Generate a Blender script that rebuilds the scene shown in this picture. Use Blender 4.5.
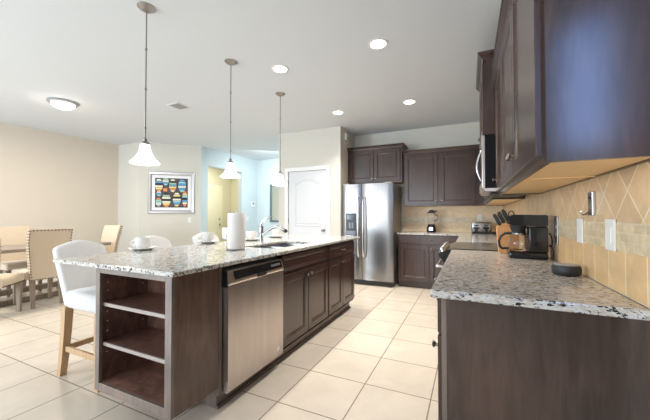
import bpy, bmesh, math, random
from mathutils import Vector, Matrix
random.seed(7)
PI = math.pi
scene = bpy.context.scene
COL = scene.collection
for o in list(bpy.data.objects):
    bpy.data.objects.remove(o, do_unlink=True)

# ------------------------------------------------------------------ camera
cam_d = bpy.data.cameras.new('camera'); cam = bpy.data.objects.new('camera', cam_d); COL.objects.link(cam)
cam_d.sensor_width = 36.0; cam_d.lens = 306.58 * 36.0 / 650.0
cam_d.clip_start = 0.02
cam.location = (0, 0, 1.205); cam.rotation_euler = (PI/2 + 0.018, 0, 0.441)
scene.camera = cam

# ------------------------------------------------------------------ world, lights, exposure
w = bpy.data.worlds.new('world'); scene.world = w; w.use_nodes = True
bg = w.node_tree.nodes['Background']; bg.inputs[0].default_value = (0.80, 0.90, 1.0, 1); bg.inputs[1].default_value = 0.8
scene.view_settings.view_transform = 'Standard'; scene.view_settings.look = 'None'
scene.view_settings.gamma = 1.0; scene.view_settings.use_curve_mapping = False
scene.view_settings.exposure = 0.64

def area(name, loc, target, sx, sy, power, col, spread=PI):
    d = bpy.data.lights.new(name, 'AREA'); d.shape = 'RECTANGLE'; d.size = sx; d.size_y = sy; d.energy = power; d.color = col
    try: d.spread = spread
    except Exception: pass
    o = bpy.data.objects.new(name, d); COL.objects.link(o); o.location = loc
    o.rotation_euler = (Vector(target) - Vector(loc)).to_track_quat('-Z', 'Y').to_euler()
    return o
def point(name, loc, power, col, r=0.05):
    d = bpy.data.lights.new(name, 'POINT'); d.energy = power; d.color = col; d.shadow_soft_size = r
    o = bpy.data.objects.new(name, d); COL.objects.link(o); o.location = loc; return o

# daylight through the openings of the rear wall (behind the viewer)
area('daylight_sliding_door', (-2.6, -3.1, 1.25), (-2.6, 0, 1.2), 3.4, 2.2, 62, (0.88, 0.94, 1.0))
area('daylight_dining_window', (-6.0, -3.1, 1.4), (-5.0, 1.5, 0.3), 1.8, 1.8, 150, (0.74, 0.87, 1.0))
area('daylight_side_window', (0.80, -0.645, 2.20), (0.80, 1, 2.20), 0.26, 0.95, 3.0, (0.26, 0.46, 1.0), 2.0)
# unseen area lights added under the ceiling to brighten hall and entrance
area('hall_fill', (-4.3, 6.2, 2.7), (-4.9, 6.9, 1.0), 1.0, 1.0, 30, (0.88, 0.96, 1.0))
area('entrance_fill', (-6.3, 6.6, 2.7), (-6.4, 6.8, 0.0), 0.8, 0.8, 17, (1.0, 0.95, 0.82))

# ------------------------------------------------------------------ node materials
def nodes(name):
    m = bpy.data.materials.new(name); m.use_nodes = True
    nt = m.node_tree; b = nt.nodes['Principled BSDF']
    return m, nt, b
def setp(b, **k):
    for n, v in k.items():
        n = n.replace('_', ' ')
        if n in b.inputs: b.inputs[n].default_value = v
def plain(name, c, rough=0.5, metal=0.0, **k):
    m, nt, b = nodes(name)
    b.inputs['Base Color'].default_value = (*c, 1); b.inputs['Roughness'].default_value = rough; b.inputs['Metallic'].default_value = metal
    setp(b, **k); return m
def N(nt, t, **k):
    n = nt.nodes.new(t)
    for a, v in k.items(): setattr(n, a, v)
    return n
def ramp(nt, pts, interp='LINEAR'):
    r = N(nt, 'ShaderNodeValToRGB'); r.color_ramp.interpolation = interp
    e = r.color_ramp.elements
    while len(e) < len(pts): e.new(0.5)
    for i, (p, c) in enumerate(pts): e[i].position = p; e[i].color = (*c, 1)
    return r
def pos(nt, scale=(1,1,1), loc=(0,0,0), rot=(0,0,0), kind='POINT'):
    g = N(nt, 'ShaderNodeNewGeometry'); mp = N(nt, 'ShaderNodeMapping', vector_type=kind)
    nt.links.new(g.outputs['Position'], mp.inputs['Vector'])
    mp.inputs['Scale'].default_value = scale; mp.inputs['Location'].default_value = loc; mp.inputs['Rotation'].default_value = rot
    return mp.outputs[0]
def noise(nt, vec, scale, detail=4, rough=0.5, dist=0.0):
    n = N(nt, 'ShaderNodeTexNoise'); n.inputs['Scale'].default_value = scale; n.inputs['Detail'].default_value = detail
    n.inputs['Roughness'].default_value = rough; n.inputs['Distortion'].default_value = dist
    nt.links.new(vec, n.inputs['Vector']); return n.outputs['Fac']
def mix(nt, fac, a, b, mode='MIX'):
    n = N(nt, 'ShaderNodeMix', data_type='RGBA', blend_type=mode)
    for s, v in ((0, fac), (6, a), (7, b)):
        if hasattr(v, 'is_output'): nt.links.new(v, n.inputs[s])
        elif s == 0: n.inputs[0].default_value = v
        else: n.inputs[s].default_value = (*v, 1)
    return n.outputs[2]
def bump(nt, b, h, strength=0.2, dist=0.002):
    n = N(nt, 'ShaderNodeBump'); n.inputs['Strength'].default_value = strength; n.inputs['Distance'].default_value = dist
    nt.links.new(h, n.inputs['Height']); nt.links.new(n.outputs[0], b.inputs['Normal'])

def paint(name, c, bumpy=0.08):
    m, nt, b = nodes(name); p = pos(nt)
    b.inputs['Base Color'].default_value = (*c, 1); b.inputs['Roughness'].default_value = 0.75
    setp(b, Specular_IOR_Level=0.25)
    bump(nt, b, noise(nt, p, 90, 3), bumpy, 0.004); return m
def darkwood(name, c1=(0.036,0.021,0.016), c2=(0.075,0.046,0.035), rough=0.33, sc=(14,14,1.6), coat=0.25):
    m, nt, b = nodes(name); p = pos(nt, sc)
    f = noise(nt, p, 3.0, 6, 0.6, 0.6); r = ramp(nt, [(0.3, c1), (0.7, c2)]); nt.links.new(f, r.inputs[0])
    p2 = pos(nt); f2 = noise(nt, p2, 2.2, 3); r2 = ramp(nt, [(0.35, (0.75,0.75,0.75)), (0.7, (1.35,1.25,1.2))]); nt.links.new(f2, r2.inputs[0])
    nt.links.new(mix(nt, 1.0, r.outputs[0], r2.outputs[0], 'MULTIPLY'), b.inputs['Base Color'])
    b.inputs['Roughness'].default_value = rough; setp(b, Coat_Weight=coat, Coat_Roughness=0.25)
    bump(nt, b, f, 0.012, 0.001); return m
def lightwood(name, c1, c2, rough=0.5, sc=(3,3,25)):
    m, nt, b = nodes(name); p = pos(nt, sc)
    f = noise(nt, p, 2.0, 5, 0.6, 0.5); r = ramp(nt, [(0.3, c1), (0.7, c2)]); nt.links.new(f, r.inputs[0])
    nt.links.new(r.outputs[0], b.inputs['Base Color']); b.inputs['Roughness'].default_value = rough; return m
def granite(name, stretch=(1,1,1), base=(0.50,0.48,0.43), tan=(0.36,0.27,0.18), gain=1.0):
    m, nt, b = nodes(name); p = pos(nt, stretch)
    g1 = noise(nt, p, 24, 6, 0.75, 0.5); r1 = ramp(nt, [(0.33, tan), (0.42, base), (0.56, (0.62,0.615,0.60)), (0.66, (0.20,0.20,0.22))]); nt.links.new(g1, r1.inputs[0])
    p2 = pos(nt, stretch, (3.1, 1.7, 0.4)); g2 = noise(nt, p2, 52, 3, 0.75, 0.3)
    r2 = ramp(nt, [(0.42, (1,1,1)), (0.45, (0,0,0))]); nt.links.new(g2, r2.inputs[0])
    c = mix(nt, r2.outputs[0], r1.outputs[0], (0.02,0.018,0.02))
    p3 = pos(nt, stretch, (7.1, 5.7, 2.4)); g3 = noise(nt, p3, 38, 4, 0.7, 0.3)
    r3 = ramp(nt, [(0.58, (0,0,0)), (0.63, (1,1,1))]); nt.links.new(g3, r3.inputs[0])
    c = mix(nt, r3.outputs[0], c, (0.16,0.125,0.10))
    nt.links.new(c, b.inputs['Base Color']); b.inputs['Roughness'].default_value = 0.13; return m
def tiles(name, wv, hv, mort, c1, c2, grout, off=0.0, loc=(0,0,0), swz='XY', rot=0.0, rough=0.3, freq=2, mottle=(0.9,1.08), ns=7, sq=1.0):
    m, nt, b = nodes(name)
    g = N(nt, 'ShaderNodeNewGeometry'); s = N(nt, 'ShaderNodeSeparateXYZ'); c = N(nt, 'ShaderNodeCombineXYZ')
    nt.links.new(g.outputs['Position'], s.inputs[0])
    nt.links.new(s.outputs[swz[0]], c.inputs[0]); nt.links.new(s.outputs[swz[1]], c.inputs[1])
    mp = N(nt, 'ShaderNodeMapping'); nt.links.new(c.outputs[0], mp.inputs[0])
    mp.inputs['Location'].default_value = loc; mp.inputs['Rotation'].default_value = (0, 0, rot)
    t = N(nt, 'ShaderNodeTexBrick'); t.offset = off; t.offset_frequency = freq; t.squash = 1.0
    nt.links.new(mp.outputs[0], t.inputs['Vector'])
    t.inputs['Scale'].default_value = 1.0; t.inputs['Brick Width'].default_value = wv; t.inputs['Row Height'].default_value = hv
    t.inputs['Mortar Size'].default_value = mort; t.inputs['Mortar Smooth'].default_value = 0.1; t.inputs['Bias'].default_value = 0.0
    t.inputs['Color1'].default_value = (*c1, 1); t.inputs['Color2'].default_value = (*c2, 1); t.inputs['Mortar'].default_value = (*grout, 1)
    f = noise(nt, pos(nt), ns, 5, 0.6, 0.5); r = ramp(nt, [(0.3, (mottle[0],)*3), (0.7, (mottle[1],)*3)]); nt.links.new(f, r.inputs[0])
    nt.links.new(mix(nt, 1.0, t.outputs['Color'], r.outputs[0], 'MULTIPLY'), b.inputs['Base Color'])
    b.inputs['Roughness'].default_value = rough
    inv = N(nt, 'ShaderNodeMath', operation='SUBTRACT'); inv.inputs[0].default_value = 1.0; nt.links.new(t.outputs['Fac'], inv.inputs[1])
    bump(nt, b, inv.outputs[0], 0.4, 0.002)
    return m
def steel(name, c=(0.62,0.62,0.62), rough=0.28, streak=(60,60,1.0)):
    m, nt, b = nodes(name); p = pos(nt, streak); f = noise(nt, p, 3, 4)
    r = ramp(nt, [(0.3, tuple(x*0.92 for x in c)), (0.7, tuple(min(1, x*1.06) for x in c))]); nt.links.new(f, r.inputs[0])
    nt.links.new(r.outputs[0], b.inputs['Base Color']); b.inputs['Metallic'].default_value = 1.0; b.inputs['Roughness'].default_value = rough
    setp(b, Anisotropic=0.5); return m
def emis(name, c, s, base=(0.9,0.9,0.9)):
    m, nt, b = nodes(name); b.inputs['Base Color'].default_value = (*base, 1)
    b.inputs['Emission Color'].default_value = (*c, 1); b.inputs['Emission Strength'].default_value = s; return m
def glass(name, c=(1,1,1), rough=0.02):
    m, nt, b = nodes(name); b.inputs['Base Color'].default_value = (*c, 1); b.inputs['Roughness'].default_value = rough
    setp(b, Transmission_Weight=1.0, IOR=1.3); return m
def fabric(name, c, c2=None, sc=260):
    m, nt, b = nodes(name); p = pos(nt); f = noise(nt, p, sc, 2); c2 = c2 or tuple(x*0.85 for x in c)
    r = ramp(nt, [(0.35, c2), (0.65, c)]); nt.links.new(f, r.inputs[0]); nt.links.new(r.outputs[0], b.inputs['Base Color'])
    b.inputs['Roughness'].default_value = 0.9; setp(b, Specular_IOR_Level=0.1, Sheen_Weight=0.2)
    bump(nt, b, f, 0.15, 0.001); return m

M = {}
M['ceil'] = paint('ceiling_paint', (0.68,0.71,0.74), 0.25)
M['paint'] = paint('wall_paint_warm_lit', (0.73,0.655,0.565))  # room paint, lamp warmth of the left wall put into its colour
M['paint2'] = paint('wall_paint_cool_lit', (0.64,0.62,0.56))  # same room paint, cooler light put into its colour
M['kitchen_lit'] = paint('wall_paint_kitchen_lit', (0.66,0.64,0.57))  # same room paint again, tinted for the light in the kitchen
M['yellow'] = paint('entrance_wall_paint', (0.74,0.71,0.56))
M['hall'] = paint('wall_paint_hall_lit', (0.60,0.68,0.70))  # hall walls with the bluish daylight put into their colour
M['trimw'] = plain('white_trim', (0.80,0.80,0.79), 0.4)
M['doorw'] = plain('white_door', (0.66,0.67,0.69), 0.45)
M['doory'] = plain('cream_door', (0.84,0.82,0.66), 0.45)
M['floor'] = tiles('floor_tile', 0.447, 0.447, 0.0045, (0.74,0.65,0.545), (0.70,0.615,0.515), (0.32,0.25,0.19), 0.0, (1.134, -1.235, 0), 'XY', rough=0.22, mottle=(0.94,1.06), ns=4)
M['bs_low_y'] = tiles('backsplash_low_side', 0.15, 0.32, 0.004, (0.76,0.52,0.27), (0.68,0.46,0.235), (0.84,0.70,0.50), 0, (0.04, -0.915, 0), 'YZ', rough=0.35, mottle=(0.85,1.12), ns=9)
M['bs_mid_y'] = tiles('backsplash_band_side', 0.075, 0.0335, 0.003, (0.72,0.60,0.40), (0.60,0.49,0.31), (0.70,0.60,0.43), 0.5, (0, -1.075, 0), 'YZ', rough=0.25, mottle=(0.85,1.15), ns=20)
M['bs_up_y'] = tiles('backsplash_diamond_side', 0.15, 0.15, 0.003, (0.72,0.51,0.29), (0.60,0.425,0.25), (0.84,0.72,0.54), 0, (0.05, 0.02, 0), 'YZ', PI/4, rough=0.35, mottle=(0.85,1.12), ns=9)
M['bs_low_x'] = tiles('backsplash_low_back_lit', 0.15, 0.32, 0.003, (0.86,0.68,0.45), (0.80,0.63,0.41), (0.80,0.68,0.50), 0, (0.04, -0.915, 0), 'XZ', rough=0.35, mottle=(0.85,1.12), ns=9)  # paler copy of the side tile, under-cabinet light put into its colour
M['bs_mid_x'] = tiles('backsplash_band_back_lit', 0.075, 0.0335, 0.003, (0.76,0.66,0.48), (0.64,0.55,0.40), (0.76,0.66,0.52), 0.5, (0, -1.075, 0), 'XZ', rough=0.25, mottle=(0.85,1.15), ns=20)  # side band repeated paler, to carry the brighter light in its colour
M['bs_up_x'] = tiles('backsplash_diamond_back_lit', 0.15, 0.15, 0.003, (0.84,0.67,0.45), (0.77,0.61,0.40), (0.82,0.70,0.54), 0, (0.05, 0.02, 0), 'XZ', PI/4, rough=0.35, mottle=(0.85,1.12), ns=9)  # diamond tile with the back wall's brighter light in its colour
M['wood'] = darkwood('espresso_wood', (0.040,0.0205,0.0165), (0.060,0.032,0.026), 0.24, coat=0.35)
M['woodin'] = darkwood('espresso_wood_inside', (0.10,0.048,0.038), (0.26,0.14,0.105), 0.3, (6,6,3), 0.2)
M['woodend'] = darkwood('espresso_end_panel', (0.046,0.030,0.024), (0.084,0.055,0.044), 0.20, (10,10,1.2), 0.3)
M['woodside'] = darkwood('reddish_side_panel', (0.075,0.042,0.032), (0.15,0.095,0.07), 0.30, (10,10,1.2), 0.2)
M['edge'] = darkwood('grey_brown_edge', (0.13,0.10,0.085), (0.20,0.155,0.13), 0.35)
M['shelfedge'] = plain('pale_shelf_edge', (0.36,0.31,0.28), 0.35)  # pale band along the shelf fronts
M['under'] = lightwood('maple_underside', (0.90,0.60,0.30), (0.95,0.66,0.34), 0.5, (20,1.5,3))  # maple, its colour raised in place of light under the cabinets
M['granite'] = granite('granite_top')
M['granite2'] = granite('granite_top_side_counter', (0.75,1.6,1.6), (0.50,0.44,0.37), (0.33,0.245,0.17))
M['steel'] = steel('brushed_steel', (0.33,0.325,0.325), 0.27, (25,25,1.0))
M['steelh'] = steel('brushed_steel_warm', (0.55,0.50,0.475), 0.33, (8,8,1.0))
M['chrome'] = plain('chrome', (0.52,0.52,0.54), 0.14, 1.0)
M['bright'] = plain('bright_steel_handle', (0.80,0.79,0.78), 0.25, 1.0)
M['nickel'] = plain('brushed_nickel', (0.32,0.30,0.28), 0.30, 1.0)
M['black'] = plain('black_gloss', (0.012,0.012,0.014), 0.12)
M['blackm'] = plain('black_matte', (0.02,0.02,0.022), 0.5)
M['grey'] = plain('fridge_side_grey', (0.30,0.28,0.26), 0.35, 0.5)
M['greyp'] = plain('grey_plastic', (0.30,0.31,0.33), 0.4)
M['kitchen_lit2'] = M['kitchen_lit']
M['whitep'] = plain('white_plastic', (0.82,0.82,0.80), 0.35)
M['ceramic'] = plain('white_ceramic', (0.70,0.69,0.67), 0.12)
M['paper'] = plain('paper_towel', (0.74,0.70,0.67), 0.9)
M['linen'] = fabric('white_linen', (0.66,0.645,0.63), (0.57,0.56,0.55))
M['tan'] = fabric('tan_linen', (0.74,0.61,0.47), (0.64,0.52,0.39), 180)
M['stoolleg'] = lightwood('oak_leg', (0.42,0.26,0.13), (0.55,0.36,0.20), 0.5, (20,20,2))
M['chairleg'] = lightwood('weathered_leg', (0.22,0.17,0.12), (0.34,0.27,0.20), 0.6, (20,20,2))
M['tablew'] = lightwood('weathered_table', (0.24,0.20,0.17), (0.36,0.31,0.27), 0.35, (20,2,20))
M['nail'] = plain('nailhead', (0.16,0.12,0.09), 0.35, 1.0)
M['shade'] = emis('lit_glass_shade', (1.0,0.985,0.97), 0.7)
M['dome'] = emis('lit_dome_glass', (1.0,0.97,0.90), 1.6)
M['can'] = emis('lit_downlight', (1.0,0.96,0.88), 8.0)
M['glass'] = glass('clear_glass')
M['coffeeglass'] = glass('carafe_glass', (0.85,0.82,0.80), 0.03)
M['blockw'] = lightwood('knife_block_wood', (0.62,0.28,0.10), (0.72,0.36,0.14), 0.4)
M['mat'] = plain('picture_mat', (0.85,0.84,0.88), 0.8)
M['silverf'] = plain('silver_frame', (0.50,0.49,0.50), 0.3, 0.8)
M['mirror'] = plain('mirror_glass', (0.75,0.80,0.82), 0.3, 1.0)
M['ventm'] = plain('vent_grey', (0.36,0.36,0.38), 0.6)
M['dispd'] = plain('dispenser_dark', (0.02,0.022,0.026), 0.35)
M['bluepl'] = plain('dispenser_pale', (0.17,0.20,0.25), 0.3)

# ------------------------------------------------------------------ builders
ORG = {}
def meta(o, label=None, cat=None, group=None, kind=None):
    if label: o['label'] = label
    if cat: o['category'] = cat
    if group: o['group'] = group
    if kind: o['kind'] = kind
    return o
def thing(name, label, cat, loc=(0,0,0), rz=0.0, group=None):
    o = bpy.data.objects.new(name, None); o.empty_display_size = 0.05; COL.objects.link(o)
    o.location = loc; o.rotation_euler = (0, 0, rz); ORG[o.name] = Vector(loc)
    return meta(o, label, cat, group)
class MB:
    def __init__(s): s.bm = bmesh.new()
    def box(s, x0, x1, y0, y1, z0, z1, bev=0.0, seg=2):
        t = bmesh.new(); bmesh.ops.create_cube(t, size=1)
        for v in t.verts: v.co = ((x0+x1)/2 + v.co.x*(x1-x0), (y0+y1)/2 + v.co.y*(y1-y0), (z0+z1)/2 + v.co.z*(z1-z0))
        if bev > 0: bmesh.ops.bevel(t, geom=t.edges[:], offset=bev, segments=seg, profile=0.5, affect='EDGES')
        s.add(t); return s
    def add(s, t, mat=None):
        if mat is not None: bmesh.ops.transform(t, matrix=mat, verts=t.verts[:])
        me = bpy.data.meshes.new('tmp'); t.to_mesh(me); t.free(); s.bm.from_mesh(me); bpy.data.meshes.remove(me)
    def cone(s, p0, p1, r0, r1=None, n=16, caps=True):
        r1 = r0 if r1 is None else r1; p0 = Vector(p0); p1 = Vector(p1); d = p1 - p0
        t = bmesh.new(); bmesh.ops.create_cone(t, cap_ends=caps, segments=n, radius1=r0, radius2=r1, depth=d.length)
        s.add(t, Matrix.Translation((p0+p1)/2) @ d.to_track_quat('Z', 'Y').to_matrix().to_4x4()); return s
    def ball(s, c, r, sc=(1,1,1), n=12):
        t = bmesh.new(); bmesh.ops.create_uvsphere(t, u_segments=n, v_segments=max(6, n*2//3), radius=r)
        s.add(t, Matrix.Translation(c) @ Matrix.Diagonal((*sc, 1))); return s
    def lathe(s, prof, c=(0,0,0), n=32, closed=False):
        rings = []
        for (r, z) in prof:
            rings.append([s.bm.verts.new((c[0]+r*math.cos(2*PI*i/n), c[1]+r*math.sin(2*PI*i/n), c[2]+z)) for i in range(n)])
        pairs = list(zip(rings[:-1], rings[1:])) + ([(rings[-1], rings[0])] if closed else [])
        for a, b in pairs:
            for i in range(n):
                try: s.bm.faces.new((a[i], a[(i+1) % n], b[(i+1) % n], b[i]))
                except Exception: pass
        if not closed:
            for rg in (rings[0], rings[-1]):
                try: s.bm.faces.new(rg)
                except Exception: pass
        return s
    def loft(s, loops, cap0=True, cap1=True, closed=False):
        R = [[s.bm.verts.new(p) for p in L] for L in loops]; n = len(R[0])
        for a, b in list(zip(R[:-1], R[1:])) + ([(R[-1], R[0])] if closed else []):
            for i in range(n):
                try: s.bm.faces.new((a[i], a[(i+1) % n], b[(i+1) % n], b[i]))
                except Exception: pass
        if cap0 and not closed: s.bm.faces.new(R[0][::-1])
        if cap1 and not closed: s.bm.faces.new(R[-1])
        return s
    def tube(s, pts, r, n=8, rs=None):
        pts = [Vector(p) for p in pts]; loops = []; up = Vector((0.13, 0.21, 0.97)).normalized()
        for i, p in enumerate(pts):
            d = (pts[min(i+1, len(pts)-1)] - pts[max(i-1, 0)]).normalized()
            a = d.cross(up); a = a.normalized() if a.length > 1e-3 else d.cross(Vector((1, 0, 0))).normalized(); b = d.cross(a)
            rr = rs[i] if rs else r
            loops.append([p + a*rr*math.cos(2*PI*k/n) + b*rr*math.sin(2*PI*k/n) for k in range(n)])
        return s.loft(loops)
    def build(s, name, mat, parent=None, smooth=False, local=False, sub=0, loc=None):
        bmesh.ops.recalc_face_normals(s.bm, faces=s.bm.faces[:])
        org = Vector((0,0,0))
        if parent is not None and not local: org = ORG[parent.name]
        if loc is not None: org = Vector(loc)
        if org.length > 0: bmesh.ops.translate(s.bm, vec=-org, verts=s.bm.verts[:])
        me = bpy.data.meshes.new(name); s.bm.to_mesh(me); s.bm.free()
        o = bpy.data.objects.new(name, me); COL.objects.link(o)
        if isinstance(mat, (list, tuple)):
            for q in mat: me.materials.append(q)
        else: me.materials.append(mat)
        if parent is not None: o.parent = parent; ORG[o.name] = ORG.get(parent.name, Vector((0,0,0)))
        else: ORG[o.name] = org
        if loc is not None: o.location = loc
        if smooth:
            for p in me.polygons: p.use_smooth = True
            if smooth != 'all':
                bm = bmesh.new(); bm.from_mesh(me)
                for e in bm.edges:
                    if len(e.link_faces) == 2 and e.calc_face_angle(0) > math.radians(40): e.smooth = False
                bm.to_mesh(me); bm.free()
        if sub:
            md = o.modifiers.new('sub', 'SUBSURF'); md.levels = sub; md.render_levels = sub
        return o
def box(name, mat, parent, *a, **k):
    sm = k.pop('smooth', False); loc = k.pop('loc', None); return MB().box(*a, **k).build(name, mat, parent, smooth=sm, loc=loc)
def struct(name, mat, *a, mb=None):
    o = (mb or MB().box(*a)).build(name, mat); o['kind'] = 'structure'; return o
def copy_tree(o, parent=None):
    c = o.copy(); COL.objects.link(c)
    if parent is not None: c.parent = parent
    ORG[c.name] = ORG.get(o.name, Vector((0,0,0)))
    for ch in list(o.children): copy_tree(ch, c)
    return c

# panel door: plane mapping. face: ('x+', x) -> front faces +x, u runs along y ; ('y-', y) -> front faces -y, u runs along x
def mapper(face, at):
    if face == 'x+': return lambda u, z, n: (at + n, u, z)
    if face == 'x-': return lambda u, z, n: (at - n, u, z)
    if face == 'y-': return lambda u, z, n: (u, at - n, z)
def panel_mesh(face, at, u0, u1, z0, z1, t=0.02, fr=0.058, flat=False):
    mp = mapper(face, at); L = []
    steps = [(0, 0), (0, t-0.003), (0.003, t)]
    if not flat: steps += [(fr, t), (fr+0.004, t-0.004), (fr+0.012, t-0.004), (fr+0.02, t-0.010)]
    for ins, n in steps:
        L.append([mp(u0+ins, z0+ins, n), mp(u1-ins, z0+ins, n), mp(u1-ins, z1-ins, n), mp(u0+ins, z1-ins, n)])
    return MB().loft(L)
def knob(parent, face, at, u, z, t=0.02, name='knob'):
    mp = mapper(face, at); mb = MB(); mb.cone(mp(u, z, t), mp(u, z, t+0.012), 0.006, 0.006, 10)
    mb.cone(mp(u, z, t+0.012), mp(u, z, t+0.020), 0.009, 0.015, 14); mb.cone(mp(u, z, t+0.020), mp(u, z, t+0.026), 0.015, 0.008, 14)
    return mb.build(name, M['nickel'], parent, smooth=True)
def pull(parent, face, at, u, z, t=0.02, L=0.09, vert=False):
    mp = mapper(face, at); pts = []
    for k in range(9):
        q = k/8; off = (q-0.5)*L; n = t + 0.026*math.sin(PI*q)**0.6
        pts.append(mp(u + (0 if vert else off), z + (off if vert else 0), n))
    return MB().tube(pts, 0.0055, 8).build('pull_handle', M['nickel'], parent, smooth=True)

# ------------------------------------------------------------------ the room
H = 2.82; XR = 0.513; YB = 5.87
struct('floor', M['floor'], -7.5, 3.1, -3.4, 8.1, -0.1, 0.0)
struct('ceiling', M['ceil'], -7.5, 3.1, -3.4, 8.1, H, H+0.1)
struct('wall_left', M['paint'], -7.45, -7.3, -3.4, 4.33, 0, H)
struct('wall_left_return', M['paint2'], -7.45, -6.56, 4.33, 4.45, 0, H)
mb = MB(); mb.loft([[(-6.56,4.33,z),(-5.63,5.19,z),(-5.75,5.19,z),(-6.60,4.45,z)] for z in (0,H)]); struct('wall_angled', M['paint2'], mb=mb)
# wall between dining corner and hall, with an opening to the entrance
mb = MB(); mb.box(-5.75,-5.63,5.19,5.40,0,H); mb.box(-5.75,-5.63,6.60,7.25,0,H); mb.box(-5.75,-5.63,5.40,6.60,2.39,H); struct('wall_hall_left', M['hall'], mb=mb)
struct('wall_hall_end', M['hall'], -5.75, -2.2, 7.25, 7.37, 0, H)
struct('wall_entrance_left', M['yellow'], -7.35, -7.2, 4.45, 8.0, 0, H)
struct('wall_entrance_end', M['yellow'], -7.35, -5.75, 7.9, 8.05, 0, H)
struct('wall_entrance_near', M['yellow'], -7.2, -6.02, 4.9, 5.02, 0, H)
struct('wall_entrance_right', M['yellow'], -5.76, -5.75, 7.37, 7.9, 0, H)
# pantry block
mb = MB(); mb.box(-3.42,-3.20,5.10,5.22,0,H); mb.box(-2.37+0.01,-2.10,5.10,5.22,0,H); mb.box(-3.20,-2.36,5.10,5.22,2.06,H); struct('wall_pantry', M['paint2'], mb=mb)
struct('wall_pantry_return', M['paint'], -2.22, -2.10, 5.22, YB, 0, H)
struct('wall_pantry_side', M['hall'], -3.42, -3.30, 5.22, 7.25, 0, H)
struct('wall_back', M['kitchen_lit'], -2.22, 0.7, YB, YB+0.12, 0, H)
struct('wall_right', M['kitchen_lit'], XR, XR+0.12, 1.14, YB, 0, H)
# rear part of the room behind the viewer, with window openings
mb = MB(); mb.box(-7.45,-6.9,-3.4,-3.28,0,H); mb.box(-5.1,-4.3,-3.4,-3.28,0,H); mb.box(-0.9,0.85,-3.4,-3.28,0,H); mb.box(2.15,3.1,-3.4,-3.28,0,H)
mb.box(-6.9,-5.1,-3.4,-3.28,0,0.5); mb.box(-6.9,-5.1,-3.4,-3.28,2.3,H); mb.box(-4.3,-0.9,-3.4,-3.28,2.35,H); mb.box(0.85,2.15,-3.4,-3.28,0,0.5); mb.box(0.85,2.15,-3.4,-3.28,2.4,H)
struct('wall_rear', M['paint2'], mb=mb)
struct('wall_side_rear', M['paint2'], 3.0, 3.1, -0.65, 1.14, 0, H)
struct('wall_side_return', M['paint2'], XR+0.12, 3.1, 1.14, 1.26, 0, H)
mb = MB(); mb.box(0.50,0.56,-0.77,-0.65,0,H); mb.box(1.04,3.1,-0.77,-0.65,0,H); mb.box(0.56,1.04,-0.77,-0.65,0,1.46); mb.box(0.56,1.04,-0.77,-0.65,2.64,H); struct('wall_alcove', M['paint2'], mb=mb)
mb = MB(); mb.box(0.56,1.04,-0.72,-0.70,1.46,1.49); mb.box(0.56,1.04,-0.72,-0.70,2.61,2.64); mb.box(0.56,0.59,-0.72,-0.70,1.49,2.61); mb.box(1.01,1.04,-0.72,-0.70,1.49,2.61); struct('window_1', M['trimw'], mb=mb)
# baseboards
struct('baseboard_left', M['trimw'], -7.3, -7.285, -3.28, 4.33, 0, 0.12)
mb = MB(); mb.loft([[(-6.56,4.315,z),(-5.62,5.178,z),(-5.63,5.19,z),(-6.565,4.33,z)] for z in (0,0.12)]); struct('baseboard_angled', M['trimw'], mb=mb)
struct('baseboard_corner', M['trimw'], -7.285, -6.56, 4.315, 4.33, 0, 0.12)
struct('baseboard_pantry', M['trimw'], -3.42, -3.27, 5.085, 5.10, 0, 0.12)
# backsplash
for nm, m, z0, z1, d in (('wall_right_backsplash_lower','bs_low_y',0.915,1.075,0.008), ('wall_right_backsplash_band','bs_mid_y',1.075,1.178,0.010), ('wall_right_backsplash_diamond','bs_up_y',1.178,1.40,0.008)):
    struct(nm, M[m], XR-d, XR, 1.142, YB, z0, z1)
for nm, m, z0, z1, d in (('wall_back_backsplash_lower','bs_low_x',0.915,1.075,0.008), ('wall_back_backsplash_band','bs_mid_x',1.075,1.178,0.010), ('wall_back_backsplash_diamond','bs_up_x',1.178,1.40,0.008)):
    struct(nm, M[m], -1.13, XR-d, YB-d, YB, z0, z1)

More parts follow.
